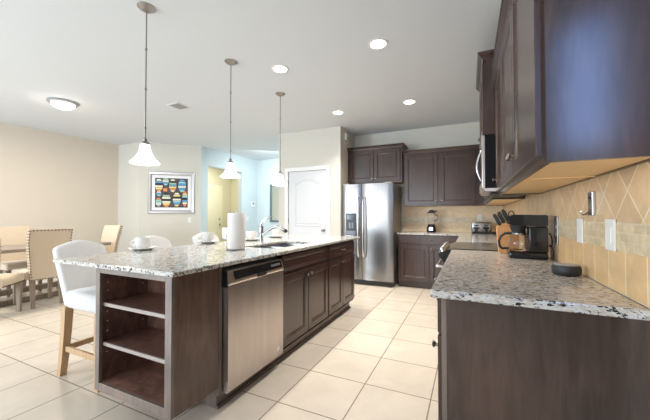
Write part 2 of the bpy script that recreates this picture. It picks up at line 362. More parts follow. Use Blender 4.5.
# pantry door (arched upper panel)
def arch_door(name, x0, x1, y, z1, mat, cas):
    d = MB(); d.box(x0+0.005, x1-0.005, y+0.01, y+0.045, 0.01, z1-0.005)
    def arch(u0, u1, za, zb, rise, n=12):
        pts = [(u0, za), (u1, za)]
        for k in range(n+1):
            q = k/n; u = u1 + (u0-u1)*q; s = (1-abs(2*q-1)); pts.append((u, zb + rise*(math.sin(PI/2*min(1, s*1.15))**1.3)))
        return pts
    wd = x1-x0
    for (za, zb, rise) in ((1.0, z1-0.24, 0.09), (0.22, 0.86, 0.0)):
        for ins, h in ((0.0, 0.012), (0.07, 0.012)):
            pass
        L = []
        for ins, h in ((0.0, 0.0), (0.008, 0.007), (0.022, 0.007), (0.032, -0.002), (0.062, 0.005)):
            L.append([(p[0], y+0.0099-h, p[1]) for p in arch(x0+0.13+ins, x1-0.13-ins, za+ins, zb-ins, rise)])
        d.loft(L, cap0=False)
    dr = d.build(name, mat); dr['kind'] = 'structure'
    k = MB(); k.cone((x1-0.07, y+0.01, 0.93), (x1-0.07, y-0.005, 0.93), 0.028, 0.026, 16); k.cone((x1-0.07, y-0.005, 0.93), (x1-0.07, y-0.03, 0.93), 0.010)
    k.ball((x1-0.07, y-0.045, 0.93), 0.027, (1, 0.75, 1)); k.build('door_knob', M['nickel'], dr, smooth=True)
    for z in (0.25, 1.1, 1.85):
        MB().cone((x0+0.0, y+0.002, z-0.045), (x0+0.0, y+0.002, z+0.045), 0.008).build('hinge', M['nickel'], dr, smooth=True)
    c = MB()
    for a in ((x0-0.075, x0, 0, z1+0.075), (x1, x1+0.075, 0, z1+0.075), (x0, x1, z1, z1+0.075)):
        c.box(a[0], a[1], y-0.015, y, a[2], a[3], 0.004)
    c = c.build(cas, M['trimw']); c['kind'] = 'structure'
    return dr
arch_door('door_1', -3.20, -2.37, 5.10, 2.055, M['doorw'], 'trim_1')
# entrance door, on the far wall of the entrance
d = panel_mesh('x+', -7.2, 6.45, 7.42, 0.01, 2.08, 0.03, 0.12).build('door_2', M['doory']); d['kind'] = 'structure'
k = MB(); k.ball((-7.13, 7.35, 0.93), 0.03); k.build('door_knob', M['nickel'], d, smooth=True)
k = MB(); k.cone((-7.17, 7.35, 1.09), (-7.145, 7.35, 1.09), 0.028, 0.022); k.build('deadbolt', M['nickel'], d, smooth=True)
c = MB(); c.box(-7.2,-7.18,7.42,7.50,0,2.16,0.003); c.box(-7.2,-7.18,6.37,6.45,0,2.16,0.003); c.box(-7.2,-7.18,6.45,7.42,2.08,2.16,0.003); c = c.build('trim_2', M['doory']); c['kind'] = 'structure'

# ------------------------------------------------------------------ island
XF = -1.398     # cabinet face plane
def cabinet_island(label, y0, y1, doors, drawer, name='base_cabinet', cat='cabinet'):
    t = thing(name, label, cat, ((XF-2.04)/2, (y0+y1)/2, 0))
    b = MB(); b.box(-2.04, -2.02, y0, y1, 0.0, 0.887); b.box(-2.02, XF, y0, y0+0.018, 0.10, 0.887); b.box(-2.02, XF, y1-0.018, y1, 0.10, 0.887)
    b.box(-2.02, XF, y0+0.018, y1-0.018, 0.10, 0.12)
    for a in ((y0, y0+0.03, 0.10, 0.887), (y1-0.03, y1, 0.10, 0.887), (y0+0.03, y1-0.03, 0.855, 0.887), (y0+0.03, y1-0.03, 0.70, 0.725), (y0+0.03, y1-0.03, 0.10, 0.14)):
        b.box(XF-0.02, XF, a[0], a[1], a[2], a[3])
    b.build('body', M['wood'], t)
    ym = (y0+y1)/2
    dw = panel_mesh('x+', XF, y0+0.012, y1-0.012, 0.728, 0.868, 0.02, 0.02, flat=False).build('drawer' if drawer else 'false_drawer_front', M['wood'], t)
    if drawer: pull(dw, 'x+', XF, ym, 0.80)
    for (a, c, ku) in ((y0+0.012, ym-0.004, ym-0.035), (ym+0.004, y1-0.012, ym+0.035)):
        dd = panel_mesh('x+', XF, a, c, 0.125, 0.712).build('door', M['wood'], t); knob(dd, 'x+', XF, ku, 0.66)
    return t
# open end bookcase
t = thing('island_bookcase', 'dark brown open-shelf bookcase unit at the near end of the island', 'bookcase', (-1.71, 1.27, 0.165))
x0, x1, y0, y1, z0, z1 = -2.068, XF, 1.103, 1.435, 0.15, 0.887
MB().box(x1-0.02, x1, y0+0.02, y1, z0, z1).build('side_panel', M['woodside'], t)
MB().box(x0, x0+0.02, y0+0.02, y1, z0, z1).build('side_panel', M['woodin'], t)
MB().box(x0+0.02, x1-0.02, y1-0.012, y1, z0, z1).build('back_panel', M['woodin'], t)
MB().box(x0+0.02, x1-0.02, y0+0.02, y1-0.012, z0+0.03, z0+0.05).build('bottom_panel', M['woodin'], t)
f = MB(); f.box(x0, x0+0.04, y0, y0+0.02, z0, z1, 0.0015); f.box(x1-0.05, x1, y0, y0+0.02, z0, z1, 0.0015); f.box(x0+0.04, x1-0.05, y0, y0+0.02, z0, z0+0.05, 0.0015); f.box(x0+0.04, x1-0.05, y0, y0+0.02, z1-0.03, z1, 0.0015)
f.build('face_frame', M['edge'], t)
for zs in (0.672, 0.432):
    s = MB().box(x0+0.022, x1-0.022, y0+0.033, y1-0.014, zs-0.018, zs).build('shelf', M['woodin'], t)
    MB().box(x0+0.04, x1-0.05, y0+0.024, y0+0.034, zs-0.019, zs+0.001).build('edge_band', M['shelfedge'], s)
for z in (0.36,0.49,0.55,0.61,0.74,0.79):
    for y in (1.16, 1.39): MB().cone((x0+0.02, y, z), (x0+0.022, y, z), 0.0035, n=8).build('shelf_pin', M['whitep'], t)
struct('baseboard_island_plinth', M['wood'], -2.0, -1.62, 1.36, 1.46, 0, 0.15)
tk = MB(); tk.box(-1.98, -1.438, 1.46, 3.80, 0, 0.0995); tk.box(-1.98,-1.425,1.458,3.80,0,0.02); o = tk.build('baseboard_island', M['edge']); o['kind'] = 'structure'
cabinet_island('dark brown sink base cabinet with two doors right of the island dishwasher', 2.10, 3.01, 2, False)
cabinet_island('dark brown island cabinet with one drawer at the end near the fridge', 3.012, 3.84, 2, True)
# dishwasher
t = thing('dishwasher', 'stainless steel dishwasher with black top control strip set in the island', 'dishwasher', (-1.68, 1.78, 0.10))
MB().box(-1.98, -1.405, 1.48, 2.075, 0.10, 0.87).build('tub', M['blackm'], t)
MB().box(-2.0, -1.398, 1.437, 1.462, 0.10, 0.887).build('filler_strip', M['edge'], t)
d = MB(); L = []
for yy in (1.470, 2.088):
    L.append([(-1.405,yy,0.105),(-1.361,yy,0.105),(-1.356,yy,0.13),(-1.356,yy,0.765),(-1.405,yy,0.765)])
d.loft(L); d = d.build('door', M['steelh'], t)
c = MB(); c.loft([[(-1.405,yy,0.767),(-1.356,yy,0.767),(-1.351,yy,0.78),(-1.375,yy,0.855),(-1.405,yy,0.855)] for yy in (1.470,2.088)]); c = c.build('control_panel', M['steelh'], t)
cf = MB(); cf.loft([[(-1.353,yy,0.797),(-1.351,yy,0.797),(-1.37,yy,0.850),(-1.373,yy,0.850)] for yy in (1.53,2.07)]); cf.build('control_face', M['black'], c)
MB().box(-1.405, -1.363, 1.455, 1.470, 0.76, 0.862).build('end_cap', M['black'], t)
MB().box(-1.358, -1.349, 1.75, 1.86, 0.772, 0.795, 0.003).build('latch_handle', M['blackm'], t)
bt = MB()
for k in range(5): bt.box(-1.365, -1.354, 1.93+k*0.024, 1.943+k*0.024, 0.816, 0.832, 0.001)
bt.build('buttons', M['greyp'], c)
bd = MB(); bd.cone((-1.356,2.02,0.17),(-1.354,2.02,0.17),0.018,n=20); bd.build('round_badge', M['whitep'], d)
# countertop with sink cut-out
CT0, CT1, CY0, CY1 = -2.53, -1.366, 1.083, 4.02
SX0, SX1, SY0, SY1 = -1.93, -1.54, 2.25, 2.98
def slab(name, mat, outer, hole, z0, z1, parent=None, bev=0.006):
    (a, b, c, d) = outer; (e, f, g, h) = hole
    bm = bmesh.new()
    xs = [a, e, f, b]; ys = [c, g, h, d]; V = {}
    for i in range(4):
        for j in range(4):
            V[i, j] = bm.verts.new((xs[i], ys[j], z1))
    for i in range(3):
        for j in range(3):
            if i == 1 and j == 1: continue
            bm.faces.new((V[i, j], V[i+1, j], V[i+1, j+1], V[i, j+1]))
    r = bmesh.ops.extrude_face_region(bm, geom=bm.faces[:])
    bmesh.ops.translate(bm, vec=(0, 0, z0-z1), verts=[v for v in r['geom'] if isinstance(v, bmesh.types.BMVert)])
    bmesh.ops.recalc_face_normals(bm, faces=bm.faces[:])
    es = [x for x in bm.edges if len(x.link_faces) == 2 and x.calc_face_angle(0) > 1.0]
    bmesh.ops.bevel(bm, geom=es, offset=bev, segments=2, profile=0.5, affect='EDGES')
    m = MB(); m.add(bm); return m.build(name, mat, parent)
o = slab('island_countertop', M['granite'], (CT0, CT1, CY0, CY1), (SX0, SX1, SY0, SY1), 0.889, 0.915)
meta(o, 'speckled white and grey granite countertop on the kitchen island', 'countertop')
# sink
t = thing('kitchen_sink', 'double-bowl steel sink set under the island countertop', 'sink', ((SX0+SX1)/2, (SY0+SY1)/2, 0.72))
ym = (SY0+SY1)/2
for (a, b) in ((SY0-0.005, ym-0.015), (ym+0.015, SY1+0.005)):
    L = []
    for ins, z in ((0, 0.8885), (0.004, 0.86), (0.015, 0.75), (0.05, 0.735)):
        L.append([(SX0-0.005+ins, a+ins, z), (SX1+0.005-ins, a+ins, z), (SX1+0.005-ins, b-ins, z), (SX0-0.005+ins, b-ins, z)])
    bw = MB().loft(L, cap0=False).build('bowl', M['steel'], t)
    MB().cone(((SX0+SX1)/2, (a+b)/2, 0.735), ((SX0+SX1)/2, (a+b)/2, 0.738), 0.04).build('drain', M['chrome'], bw)
MB().box(SX0, SX1, ym-0.015, ym+0.015, 0.80, 0.880, 0.004).build('divider', M['steel'], t)
# faucet
fx, fy = -2.035, 2.70
t = thing('kitchen_faucet', 'chrome pull-out faucet with raised lever beside the island sink', 'faucet', (fx, fy, 0.915))
MB().lathe([(0.030,0),(0.030,0.008),(0.022,0.014),(0.020,0.09),(0.024,0.11),(0.024,0.16),(0.018,0.185),(0.006,0.195)], (fx, fy, 0.915)).build('body', M['chrome'], t, smooth=True)
pts = []
for k in range(13):
    q = k/12; pts.append((fx + 0.27*q, fy + 0.05*q, 0.985 + 0.105*math.sin(PI*0.62*min(1, q*1.05)) - 0.035*max(0, q-0.7)/0.3))
rs = [0.014]*9 + [0.016, 0.020, 0.021, 0.020]
sp = MB().tube(pts, 0.014, 12, rs).build('spout', M['chrome'], t, smooth=True)
MB().cone(pts[-1], (pts[-1][0]+0.018, pts[-1][1]+0.003, pts[-1][2]-0.018), 0.021, 0.019).build('spray_head', M['black'], sp, smooth=True)
MB().tube([(fx, fy, 1.10), (fx+0.01, fy+0.0, 1.13), (fx+0.04, fy+0.02, 1.165), (fx+0.085, fy+0.04, 1.19), (fx+0.11, fy+0.05, 1.195)], 0.008, 8, [0.014,0.010,0.008,0.007,0.005]).build('lever_handle', M['chrome'], t, smooth=True)

# paper towel
px, py = -1.80, 2.045
t = thing('paper_towel_holder', 'wire holder with an upright white paper towel roll on the island', 'paper towel holder', (px, py, 0.915))
MB().lathe([(0.078,0.002),(0.084,0.006),(0.078,0.010),(0.070,0.006)], (px, py, 0.915), closed=True).build('base_ring', M['chrome'], t, smooth=True)
b = MB()
for a in (0, PI/2): b.tube([(px-0.07*math.cos(a), py-0.07*math.sin(a), 0.921), (px+0.07*math.cos(a), py+0.07*math.sin(a), 0.921)], 0.003)
b.cone((px,py,0.918),(px,py,1.245),0.005); b.build('centre_rod', M['chrome'], t)
b = MB(); b.lathe([(0.020,0.0),(0.071,0.0),(0.073,0.004),(0.073,0.296),(0.070,0.300),(0.020,0.300)], (px, py, 0.926), 40, closed=True); b = b.build('paper_roll', M['paper'], t, smooth=True)
sh = MB(); L = []
for z in (1.00, 1.03, 1.07, 1.10):
    w = 0.03 + 0.02*math.sin((z-0.98)*20)
    L.append([(px-0.060, py-0.03, z), (px-0.068-w, py-0.045, z+0.005), (px-0.068-w, py-0.049, z+0.005), (px-0.058, py-0.034, z)])
sh.loft(L).build('loose_sheet', M['paper'], b, smooth=True)
pts = [(px-0.066, py-0.03, 0.922)] + [(px-0.072-0.012*math.sin(PI*k/8), py-0.04, 0.93+0.11*k/8) for k in range(9)]
MB().tube(pts, 0.003).build('tension_arm', M['chrome'], t, smooth=True)

# cups and saucers
def cup_set(cx, cy, ha, lc, ls):
    s = MB(); s.lathe([(0.0,0.004),(0.05,0.004),(0.055,0.0),(0.062,0.0),(0.075,0.006),(0.112,0.019),(0.114,0.021),(0.110,0.023),(0.072,0.012),(0.045,0.009),(0.0,0.009)], (0,0,0), 40)
    so = s.build('saucer', M['ceramic'], None, smooth=True); so.location = (cx, cy, 0.9155); meta(so, ls, 'saucer', 'saucers on the island')
    t = thing('coffee_cup', lc, 'cup', (cx, cy, 0.9252), ha, 'white cups on the island')
    c = MB(); c.lathe([(0.0,0.0),(0.036,0.0),(0.038,0.006),(0.050,0.014),(0.060,0.040),(0.065,0.096),(0.062,0.096),(0.057,0.042),(0.046,0.018),(0.0,0.012)], (0,0,0), 40)
    c.build('bowl', M['ceramic'], t, smooth=True, local=True)
    c = MB(); c.tube([(0.056,0,0.075)] + [(0.062+0.032*math.sin(PI*k/8), 0, 0.075-0.052*k/8) for k in range(1,8)] + [(0.048,0,0.024)], 0.0055)
    c.build('handle', M['ceramic'], t, smooth=True, local=True)
cup_set(-2.50, 1.690, PI+0.6, 'white cup with handle at the near end of the island', 'white saucer under the cup at the near end of the island')
cup_set(-2.50, 2.40, PI+0.9, 'white cup left of the paper towel roll', 'white saucer under the cup left of the paper towel roll')
cup_set(-2.30, 2.87, PI/2, 'white cup between the paper towel roll and the faucet', 'white saucer between the paper towel roll and the faucet')
cup_set(-2.34, 3.42, PI/2, 'farthest white cup behind the faucet spout', 'farthest white saucer behind the faucet spout')

# ------------------------------------------------------------------ bar stools (local: faces +x, origin under seat centre)
def make_stool(label):
    t = thing('bar_stool', label, 'bar stool', (0,0,0), 0, 'bar stools behind the island')
    b = MB(); nu, nv = 12, 10; V = {}
    for k in (0, 1):
        for i in range(nu+1):
            for j in range(nv+1):
                u = -1 + 2*i/nu; q = j/nv
                z = 0.485 + 0.455*q + q*q*(0.042*(0.5+0.5*math.cos(u*PI)) + 0.022 - 0.02*abs(u)**12)
                xc = -0.215 - 0.15*q - 0.04*q*q + 0.02*u*u; th = 0.050*(1-0.25*q); wd = 0.172 + 0.018*q - 0.004*q**8
                V[i, j, k] = b.bm.verts.new((xc + (th if k else -th), u*wd, z))
    fc = b.bm.faces.new
    for i in range(nu):
        for j in range(nv):
            fc((V[i,j,0], V[i+1,j,0], V[i+1,j+1,0], V[i,j+1,0])); fc((V[i,j,1], V[i,j+1,1], V[i+1,j+1,1], V[i+1,j,1]))
        fc((V[i,0,0], V[i,0,1], V[i+1,0,1], V[i+1,0,0])); fc((V[i,nv,0], V[i+1,nv,0], V[i+1,nv,1], V[i,nv,1]))
    for j in range(nv):
        fc((V[0,j,0], V[0,j+1,0], V[0,j+1,1], V[0,j,1])); fc((V[nu,j,0], V[nu,j,1], V[nu,j+1,1], V[nu,j+1,0]))
    b.build('backrest', M['linen'], t, smooth='all', local=True, sub=2)
    s = MB().box(-0.20, 0.26, -0.190, 0.190, 0.505, 0.635, 0.035, 4)
    for v in s.bm.verts:
        if v.co.z > 0.6: v.co.z += 0.02*(1-(v.co.x/0.24)**2)*(1-(v.co.y/0.205)**2)
    s.build('seat', M['linen'], t, smooth='all', local=True)
    for sx, sy in ((-1,-1), (-1,1), (1,-1), (1,1)):
        l = MB(); xt = 0.235 if sx > 0 else -0.19; xb = 0.255 if sx > 0 else -0.225; yt = 0.17*sy; yb = 0.185*sy
        L = []
        for q in (0, 0.35, 0.7, 1.0):
            z = 0.52*(1-q); x = xt + (xb-xt)*q*q; y = yt + (yb-yt)*q; w = 0.028 - 0.006*q
            L.append([(x-w,y-w,z),(x+w,y-w,z),(x+w,y+w,z),(x-w,y+w,z)])
        l.loft(L).build('leg', M['stoolleg'], t, local=True)
    for sy in (-1, 1):
        MB().box(-0.175, 0.225, 0.178*sy-0.011, 0.178*sy+0.011, 0.185, 0.225, 0.003).build('stretcher', M['stoolleg'], t, local=True)
    MB().box(-0.205, -0.183, -0.165, 0.165, 0.185, 0.225, 0.003).build('stretcher', M['stoolleg'], t, local=True)
    MB().box(0.232, 0.255, -0.165, 0.165, 0.26, 0.30, 0.003).build('stretcher', M['stoolleg'], t, local=True)
    return t
s0 = make_stool('white upholstered bar stool nearest the camera, its wooden leg in full view')
s0.location = (-2.575, 1.452, 0)
for y, lb in ((2.10, 'white upholstered bar stool showing only its back behind the nearest cup'), (2.80, 'white upholstered bar stool showing only its back behind the cup left of the paper towels')):
    c = copy_tree(s0); c.location = (-2.575, y, 0); c['label'] = lb

# ------------------------------------------------------------------ dining set
t = thing('dining_table', 'weathered grey-brown wooden trestle dining table by the left wall', 'table', (-5.85, 2.25, 0))
MB().box(-6.28, -5.42, 1.35, 3.12, 0.715, 0.76, 0.008).build('tabletop', M['tablew'], t)
b = MB()
for y in (1.75, 2.75):
    MB().box(-6.18, -5.52, y-0.05, y+0.05, 0.0, 0.07, 0.006).build('foot', M['chairleg'], t)
    MB().box(-6.18, -5.52, y-0.05, y+0.05, 0.65, 0.714, 0.006).build('rail', M['chairleg'], t)
    lg = MB()
    for s in (-1, 1):
        lg.loft([[(-5.85+s*0.26-0.035, y-0.035, 0.07), (-5.85+s*0.26+0.035, y-0.035, 0.07), (-5.85+s*0.26+0.035, y+0.035, 0.07), (-5.85+s*0.26-0.035, y+0.035, 0.07)],
                 [(-5.85+s*0.06-0.035, y-0.035, 0.65), (-5.85+s*0.06+0.035, y-0.035, 0.65), (-5.85+s*0.06+0.035, y+0.035, 0.65), (-5.85+s*0.06-0.035, y+0.035, 0.65)]])
    lg.build('leg', M['chairleg'], t)
MB().box(-5.90, -5.80, 1.80, 2.70, 0.10, 0.17, 0.005).build('stretcher', M['chairleg'], t)
MB().box(-5.66, -5.60, 1.45, 3.05, 0.005, 0.065, 0.005).build('floor_rail', M['chairleg'], t)
def make_chair(label):      # local: faces +x, origin under seat centre
    t = thing('dining_chair', label, 'chair', (0,0,0), 0, 'tan dining chairs round the table')
    L = []
    for k in range(8):
        q = k/7; z = 0.36 + 0.665*q; xc = -0.215 - 0.09*q*q; w = 0.175 + 0.055*min(1, q*1.3); th = 0.032 - 0.006*q
        if q == 1: th = 0.02
        L.append([(xc-th, -w, z), (xc-th, w, z), (xc+th, w, z), (xc+th, -w, z)])
    b = MB().loft(L)
    bmesh.ops.bevel(b.bm, geom=[e for e in b.bm.edges if e.calc_face_angle(0) > 1.0], offset=0.008, segments=2, profile=0.5, affect='EDGES')
    b.build('backrest', M['tan'], t, smooth=True, local=True)
    s = MB().box(-0.20, 0.23, -0.225, 0.225, 0.37, 0.485, 0.025, 3)
    s.build('seat', M['tan'], t, smooth='all', local=True)
    nb = MB()
    def nl(p): nb.ball(p, 0.0085, n=6)
    for k in range(18):
        q = k/17; z = 0.37 + 0.635*q; w = 0.175 + 0.055*min(1, q*1.3) - 0.006; xx = -0.215-0.09*q*q
        for s_ in (-1, 1): nl((xx-0.034+0.006*q, s_*w, z)); 
        for s_ in (-1, 1): nl((xx, s_*(w+0.007), z))
    for k in range(1, 12):
        nl((-0.215-0.034, -0.175+0.35*k/12, 0.368)); nl((-0.305-0.024, -0.225+0.45*k/12, 1.01))
    for k in range(18):
        q = k/17
        nl((0.23, -0.22+0.44*q, 0.385))
        for s_ in (-1, 1): nl((-0.19+0.41*q, s_*0.226, 0.385))
    nb.build('nailhead_trim', M['nail'], t, local=True)['kind'] = 'stuff'
    for sx, sy in ((-1,-1), (-1,1), (1,-1), (1,1)):
        xt, xb = (0.19, 0.20) if sx > 0 else (-0.20, -0.235); yt = 0.15 if sx < 0 else 0.185; L = []
        for q in (0, 0.5, 1.0):
            z = 0.372*(1-q); x = xt + (xb-xt)*q; w = 0.026 - 0.008*q
            L.append([(x-w, sy*yt-w, z), (x+w, sy*yt-w, z), (x+w, sy*yt+w, z), (x-w, sy*yt+w, z)])
        MB().loft(L).build('leg', M['chairleg'], t, local=True)
    return t
ch = make_chair('tan nailhead dining chair with its full back turned to the room'); ch.location = (-5.34, 2.15, 0); ch.rotation_euler.z = PI - 0.04
for x, y, rz, lb in ((-5.12, 1.59, PI-0.80, 'tan nailhead dining chair cut by the left edge of the photo, seat visible'),
                     (-6.42, 2.32, 0.0, 'tan dining chair on the far side of the table by the left wall'),
                     (-5.93, 3.14, -PI/2, 'tan dining chair at the far end of the table, seen partly sideways')):
    c = copy_tree(ch); c.location = (x, y, 0); c.rotation_euler.z = rz; c['label'] = lb

# ------------------------------------------------------------------ refrigerator
FX0, FX1, FY = -2.075, -1.158, 5.10
t = thing('refrigerator', 'stainless side-by-side refrigerator with ice dispenser beside the pantry wall', 'refrigerator', ((FX0+FX1)/2, 5.45, 0))
MB().box(FX0+0.003, FX1-0.003, FY+0.07, 5.84, 0.03, 1.745, 0.004).build('body', M['grey'], t)
def fdoor(xa, xb):
    L = []; n = 10
    for z in (0.09, 1.755):
        ring = [(xa, FY+0.065, z)]
        for k in range(n+1):
            q = k/n; e = min(q, 1-q); ring.append((xa + (xb-xa)*q, FY + 0.02*(2*q-1)**2 + (0.012 if e == 0 else 0), z))
        ring.append((xb, FY+0.065, z)); L.append(ring)
    return MB().loft(L)
sm = -1.705
ld = fdoor(FX0, sm-0.004).build('freezer_door', M['steel'], t, smooth=True)
rd = fdoor(sm+0.004, FX1).build('fridge_door', M['steel'], t, smooth=True)
for hx, p in ((sm-0.045, ld), (sm+0.045, rd)):
    pts = [(hx, FY+0.005, 1.52), (hx, FY-0.035, 1.50)] + [(hx, FY-0.050-0.012*math.sin(PI*k/8), 1.46-0.92*k/8) for k in range(9)] + [(hx, FY-0.035, 0.50), (hx, FY+0.005, 0.48)]
    MB().tube(pts, 0.015, 10).build('door_handle', M['bright'], p, smooth=True)
dp = MB(); dp.box(-1.995, -1.80, FY-0.006, FY+0.02, 0.86, 1.245, 0.004); dp = dp.build('dispenser', M['dispd'], ld)
MB().box(-1.975, -1.82, FY-0.010, FY-0.006, 1.13, 1.22, 0.002).build('control_display', M['black'], dp)
nz = MB(); nz.box(-1.935, -1.905, FY-0.016, FY-0.006, 0.98, 1.08, 0.003); nz.box(-1.885, -1.855, FY-0.016, FY-0.006, 0.98, 1.08, 0.003); nz.build('paddles', M['bluepl'], dp)
MB().box(-1.985, -1.81, FY-0.014, FY-0.006, 0.87, 0.935, 0.003).build('drip_tray', M['bluepl'], dp)
MB().box(FX0+0.01, FX1-0.01, FY+0.02, FY+0.09, 0.012, 0.082).build('kick_grille', M['blackm'], t)
hg = MB(); hg.box(FX0+0.02, FX0+0.14, FY+0.01, FY+0.16, 1.755, 1.772, 0.004); hg.box(FX1-0.14, FX1-0.02, FY+0.01, FY+0.16, 1.755, 1.772, 0.004); hg.build('hinge_covers', M['grey'], t)
ft = MB()
for x in (FX0+0.06, FX1-0.06): ft.cone((x, FY+0.1, 0), (x, FY+0.1, 0.03), 0.02); ft.cone((x, 5.78, 0), (x, 5.78, 0.03), 0.02)
ft.build('feet', M['blackm'], t)

# ------------------------------------------------------------------ upper cabinets
def crown(mb, x0, x1, y0, y1, z, ex, sides):
    # sides: set of 'x0','x1','y0' that are exposed
    L = []
    for d, dz in ((0.0, 0.0), (0.006, 0.004), (0.010, 0.018), (0.035, 0.045), (0.042, 0.048), (0.042, 0.062), (0.0, 0.062)):
        a = x0 - (d if 'x0' in sides else 0); b = x1 + (d if 'x1' in sides else 0); c = y0 - (d if 'y0' in sides else 0)
        L.append([(a, c, z+dz), (b, c, z+dz), (b, y1, z+dz), (a, y1, z+dz)])
    mb.loft(L)
def shell_up(t, x0, x1, y0, y1, z0, z1, mat=None):
    # body with a pale recessed underside
    b = MB(); w = 0.018
    b.box(x0, x1, y0, y0+w, z0, z1); b.box(x0, x1, y1-w, y1, z0, z1); b.box(x0, x0+w, y0+w, y1-w, z0, z1); b.box(x1-w, x1, y0+w, y1-w, z0, z1); b.box(x0+w, x1-w, y0+w, y1-w, z1-w, z1)
    b = b.build('body', mat or M['wood'], t)
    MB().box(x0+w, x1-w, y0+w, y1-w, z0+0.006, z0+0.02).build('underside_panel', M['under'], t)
    return b
UB = 1.372
# over fridge
t = thing('wall_cabinet', 'dark brown two-door wall cabinet above the refrigerator', 'cabinet', (-1.58, 5.65, 1.80))
y0 = 5.47; shell_up(t, -2.093, -1.075, y0, YB-0.002, 1.80, 2.42); xm = -1.585
for a, b, ku in ((-2.06, xm-0.003, xm-0.03), (xm+0.003, -1.105, xm+0.03)):
    d = panel_mesh('y-', y0, a, b, 1.83, 2.40).build('door', M['wood'], t); knob(d, 'y-', y0, ku, 1.88)
c = MB(); crown(c, -2.093, -1.075, y0-0.012, YB-0.002, 2.42, 0, {'x1', 'y0'}); c.build('crown_moulding', M['wood'], t)
# back run
t = thing('wall_cabinet', 'dark brown wall cabinet with two tall doors above the blender', 'cabinet', (-0.45, 5.70, UB))
y0 = 5.55; shell_up(t, -1.070, 0.213, y0, YB-0.002, UB, 2.29)
for a, b, ku in ((-1.045, -0.49, -0.52), (-0.455, 0.095, -0.425)):
    d = panel_mesh('y-', y0, a, b, UB+0.02, 2.27).build('door', M['wood'], t); knob(d, 'y-', y0, ku, UB+0.09)
c = MB(); crown(c, -1.070, 0.150, y0-0.012, YB-0.002, 2.29, 0, {'y0'}); c.build('crown_moulding', M['wood'], t)
# right run far (beyond the microwave)
XU = 0.215
t = thing('wall_cabinet', 'dark brown corner wall cabinet beyond the microwave, its pale underside showing', 'cabinet', (0.37, 4.6, UB))
shell_up(t, XU, XR-0.002, 3.625, YB-0.004, UB, 2.29)
for a, b, ku in ((3.64, 4.25, 4.22), (4.256, 4.86, 4.29), (4.88, 5.49, 4.92)):
    d = panel_mesh('x-', XU, a, b, UB+0.02, 2.27).build('door', M['wood'], t); knob(d, 'x-', XU, ku, UB+0.09)
# microwave + cabinet above
t = thing('wall_cabinet', 'tall deep dark brown wall cabinet on top of the microwave', 'cabinet', (0.31, 3.235, 1.87))
shell_up(t, 0.122, XR-0.002, 2.862, 3.622, 1.875, 2.50)
for a, b, ku in ((2.875, 3.236, 3.21), (3.242, 3.61, 3.27)):
    d = panel_mesh('x-', 0.122, a, b, 1.885, 2.48, 0.02, 0.05).build('door', M['wood'], t); knob(d, 'x-', 0.122, ku, 1.92)
c = MB(); L = []
for dd, dz in ((0.0,0.0),(0.010,0.018),(0.035,0.045),(0.042,0.062),(0.0,0.062)):
    L.append([(0.11-dd, 2.862-dd*0.9, 2.50+dz), (XR-0.002, 2.862-dd*0.9, 2.50+dz), (XR-0.002, 3.622, 2.50+dz), (0.11-dd, 3.622, 2.50+dz)])
c.loft(L).build('crown_moulding', M['wood'], t)
t = thing('microwave_oven', 'over-the-range microwave with stainless door and curved handle', 'microwave', (0.31, 3.235, 1.43))
MB().box(0.120, XR-0.002, 2.864, 3.620, 1.435, 1.873, 0.003).build('body', plain('microwave_black', (0.006,0.006,0.007), 0.6, Specular_IOR_Level=0.2), t)
d = MB().box(0.096, 0.119, 2.864, 3.620, 1.432, 1.873, 0.003).build('door', M['steelh'], t)
MB().tube([(0.098, 2.98, 1.765)] + [(0.088-0.030*math.sin(PI*k/10), 2.98, 1.755-0.245*k/10) for k in range(11)] + [(0.098, 2.98, 1.50)], 0.008, 10).build('door_handle', M['chrome'], d, smooth=True)
MB().box(0.094, 0.098, 3.05, 3.55, 1.50, 1.82).build('window', M['black'], d)
b = MB(); b.loft([[(0.10,y,1.432),(0.115,y,1.408),(0.44,y,1.392),(0.50,y,1.432)] for y in (2.87,3.615)]); b = b.build('vent_hood_bottom', M['steelh'], t)
MB().box(0.17, 0.44, 2.92, 3.56, 1.386, 1.396).build('filter_grille', M['blackm'], b)
# right run near: three doors
t = thing('wall_cabinet', 'large dark brown wall cabinet at the upper right, its end panel facing the camera', 'cabinet', (0.37, 2.0, UB))
Y0, Y1 = 1.160, 2.858
bd = shell_up(t, XU, XR-0.002, Y0, Y1, UB, 2.29, M['wood'])
MB().box(XU+0.001, XR-0.002, Y0-0.012, Y0-0.0005, UB-0.002, 2.29).build('end_panel', M['woodend'], t)
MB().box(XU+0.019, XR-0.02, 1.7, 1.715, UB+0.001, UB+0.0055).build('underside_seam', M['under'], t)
for a, b, ku in ((1.175, 1.748, 1.72), (1.754, 2.30, 1.79), (2.306, 2.845, 2.81)):
    d = panel_mesh('x-', XU, a, b, UB+0.025, 2.27, 0.022, 0.06).build('door', M['wood'], t); knob(d, 'x-', XU, ku, UB+0.12, 0.022)
c = MB(); crown(c, XU-0.012, XR-0.002, Y0-0.012, Y1, 2.29, 0, {'x0', 'y0'}); c.build('crown_moulding', M['wood'], t)

